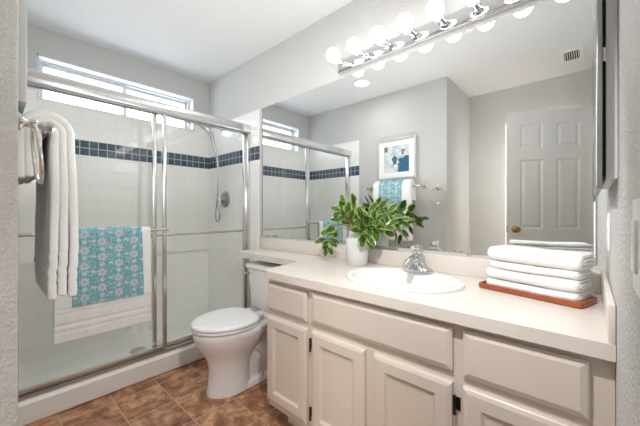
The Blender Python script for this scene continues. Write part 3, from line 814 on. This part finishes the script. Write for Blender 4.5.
# ------------------------------------------------------------------ medicine cabinet on right wall
mc = thing('medicine_cabinet', 'white medicine cabinet with a mirrored door on right wall', 'cabinet', (XR, 1.1, 1.171))
mcx = .0266
B().box(mcx, XR-.0005, .90, 1.32, 1.171, 1.98, .001).out('cabinet_body', M_white, mc)
B().box(.0205, mcx, .903, 1.31, 1.178, 1.975).out('door_gap_shade', M_dark, mc, smooth=False)  # black filler painting the shade in the gap behind the door
B().box(.0115, .0205, .875, 1.322, 1.149, 1.99, .0015).out('mirrored_door', M_hose, mc)
B().box(.0103, .0115, .880, 1.316, 1.156, 1.983).out('door_mirror', M_mirror2, mc, smooth=False)
B().box(.0200, .0270, .890, .903, 1.425, 1.455, .001).out('latch', M_nickel, mc)
# outlet and switch plates
ol = thing('outlet_plate', 'white outlet plate on the right wall above the backsplash', 'outlet', (XR, 1.243, .99))
B().box(XR-.006, XR-.0003, 1.205, 1.281, .985, 1.095, .002).out('cover_plate', M_white, ol)
for z in (1.02, 1.06): B().box(XR-.0075, XR-.0055, 1.226, 1.260, z-.014, z+.014, .001).out('socket', M_white, ol)
sw = thing('switch_plate', 'white switch plate on the right wall at the photo edge', 'switch', (XR, .54, 1.05))
B().box(XR-.006, XR-.0003, .46, .535, 1.005, 1.115, .002).out('cover_plate', M_white, sw)
B().box(XR-.009, XR-.0055, .480, .515, 1.03, 1.09, .0015).out('rocker', M_white, sw)

# ------------------------------------------------------------------ ceiling things
cl = thing('ceiling_light', 'small round lit ceiling light reflected in mirror', 'ceiling light', (-1.712, .491, ZC-.02))
B().lathe([(.095, 0), (.093, -.012), (.072, -.020), (.066, -.018), (.066, -.004)], (-1.712, .491, ZC), 36, caps=False).out('trim_ring', M_white, cl, ang=50)
B().lathe([(.066, -.016), (.001, -.019)], (-1.712, .491, ZC), 36, caps=False).out('diffuser', M_lens, cl)
cv = thing('ceiling_vent', 'white slotted ceiling vent reflected in mirror near medicine cabinet', 'vent', (-.108, -.245, ZC-.01))
vx0, vx1, vy0, vy1 = -.185, -.035, -.375, -.125
b = B(); b.plate(rect(vx0, vx1, vy0, vy1), [rect(vx0+.025, vx1-.025, vy0+.03, vy1-.03)], 'z', ZC-.008, ZC-.0005); b.out('vent_frame', M_white, cv, smooth=False)
B().box(vx0+.02, vx1-.02, vy0+.025, vy1-.025, ZC-.003, ZC-.0005).out('vent_shade', M_dark, cv, smooth=False)  # flat black sheet in place of the shade behind the slats
b = B()
for k in range(7):
    x = vx0+.032+k*(vx1-vx0-.064)/6; b.box(x-.0025, x+.0025, vy0+.028, vy1-.028, ZC-.0075, ZC-.002)
b.out('slats', M_white, cv, smooth=False)

# ------------------------------------------------------------------ entry door, ajar
P0 = Vector((-.573, -.2588)); P1 = Vector((.030, -.5990)); DW = (P1-P0).length; DH = 2.025
door = bpy.data.objects.new('door_1', None); COL.objects.link(door); struct(door, 'white six panel door standing ajar, seen in the mirror')
door.location = (P1.x, P1.y, 0)
DM = Matrix(((( P1-P0).x/DW, -(P1-P0).y/DW, 0, P0.x), ((P1-P0).y/DW, (P1-P0).x/DW, 0, P0.y), (0, 0, 1, .008), (0, 0, 0, 1)))
# local: x along the leaf, y thickness (negative = away from the room), z up
st, mid = .105, .105; cw = (DW-2*st-mid)/2
cols = [(st, st+cw), (st+cw+mid, DW-st)]; rows = [(.20, .76), (.93, 1.575), (1.685, 1.905)]
b = B()
holes = [rect(c[0], c[1], r[0], r[1]) for c in cols for r in rows]
b.plate(rect(0, DW, 0, DH), holes, 'y', -.035, 0)
for c in cols:
    for r in rows:
        x0, x1, z0, z1 = c[0], c[1], r[0], r[1]
        for sgn, yb_ in ((1, 0), (-1, -.035)):
            rings = []
            for ins, dep in ((0, 0), (.004, .006), (.014, .010), (.020, .010), (.040, .002), (.041, .002)):
                y = yb_-sgn*dep
                rings.append([(x0+ins, y, z0+ins), (x1-ins, y, z0+ins), (x1-ins, y, z1-ins), (x0+ins, y, z1-ins)])
            b.loft(rings, False, True)
b.xf(DM).out('door_leaf', M_white, door, smooth=False)
kz = .925
b = B()
for sg in (1, -1):
    y = 0 if sg > 0 else -.035
    b.lathe([(.031, y), (.031, y+sg*.004), (.014, y+sg*.010), (.011, y+sg*.03), (.018, y+sg*.036), (.026, y+sg*.046), (.027, y+sg*.054), (.020, y+sg*.062), (.001, y+sg*.065)], (.062, 0, kz), 22, 'y')
b.xf(DM).out('door_knob', M_brass, door)
B().box(-.0015, 0.0005, -.030, -.005, kz-.03, kz+.03).xf(DM).out('latch_plate', M_brass, door, smooth=False)
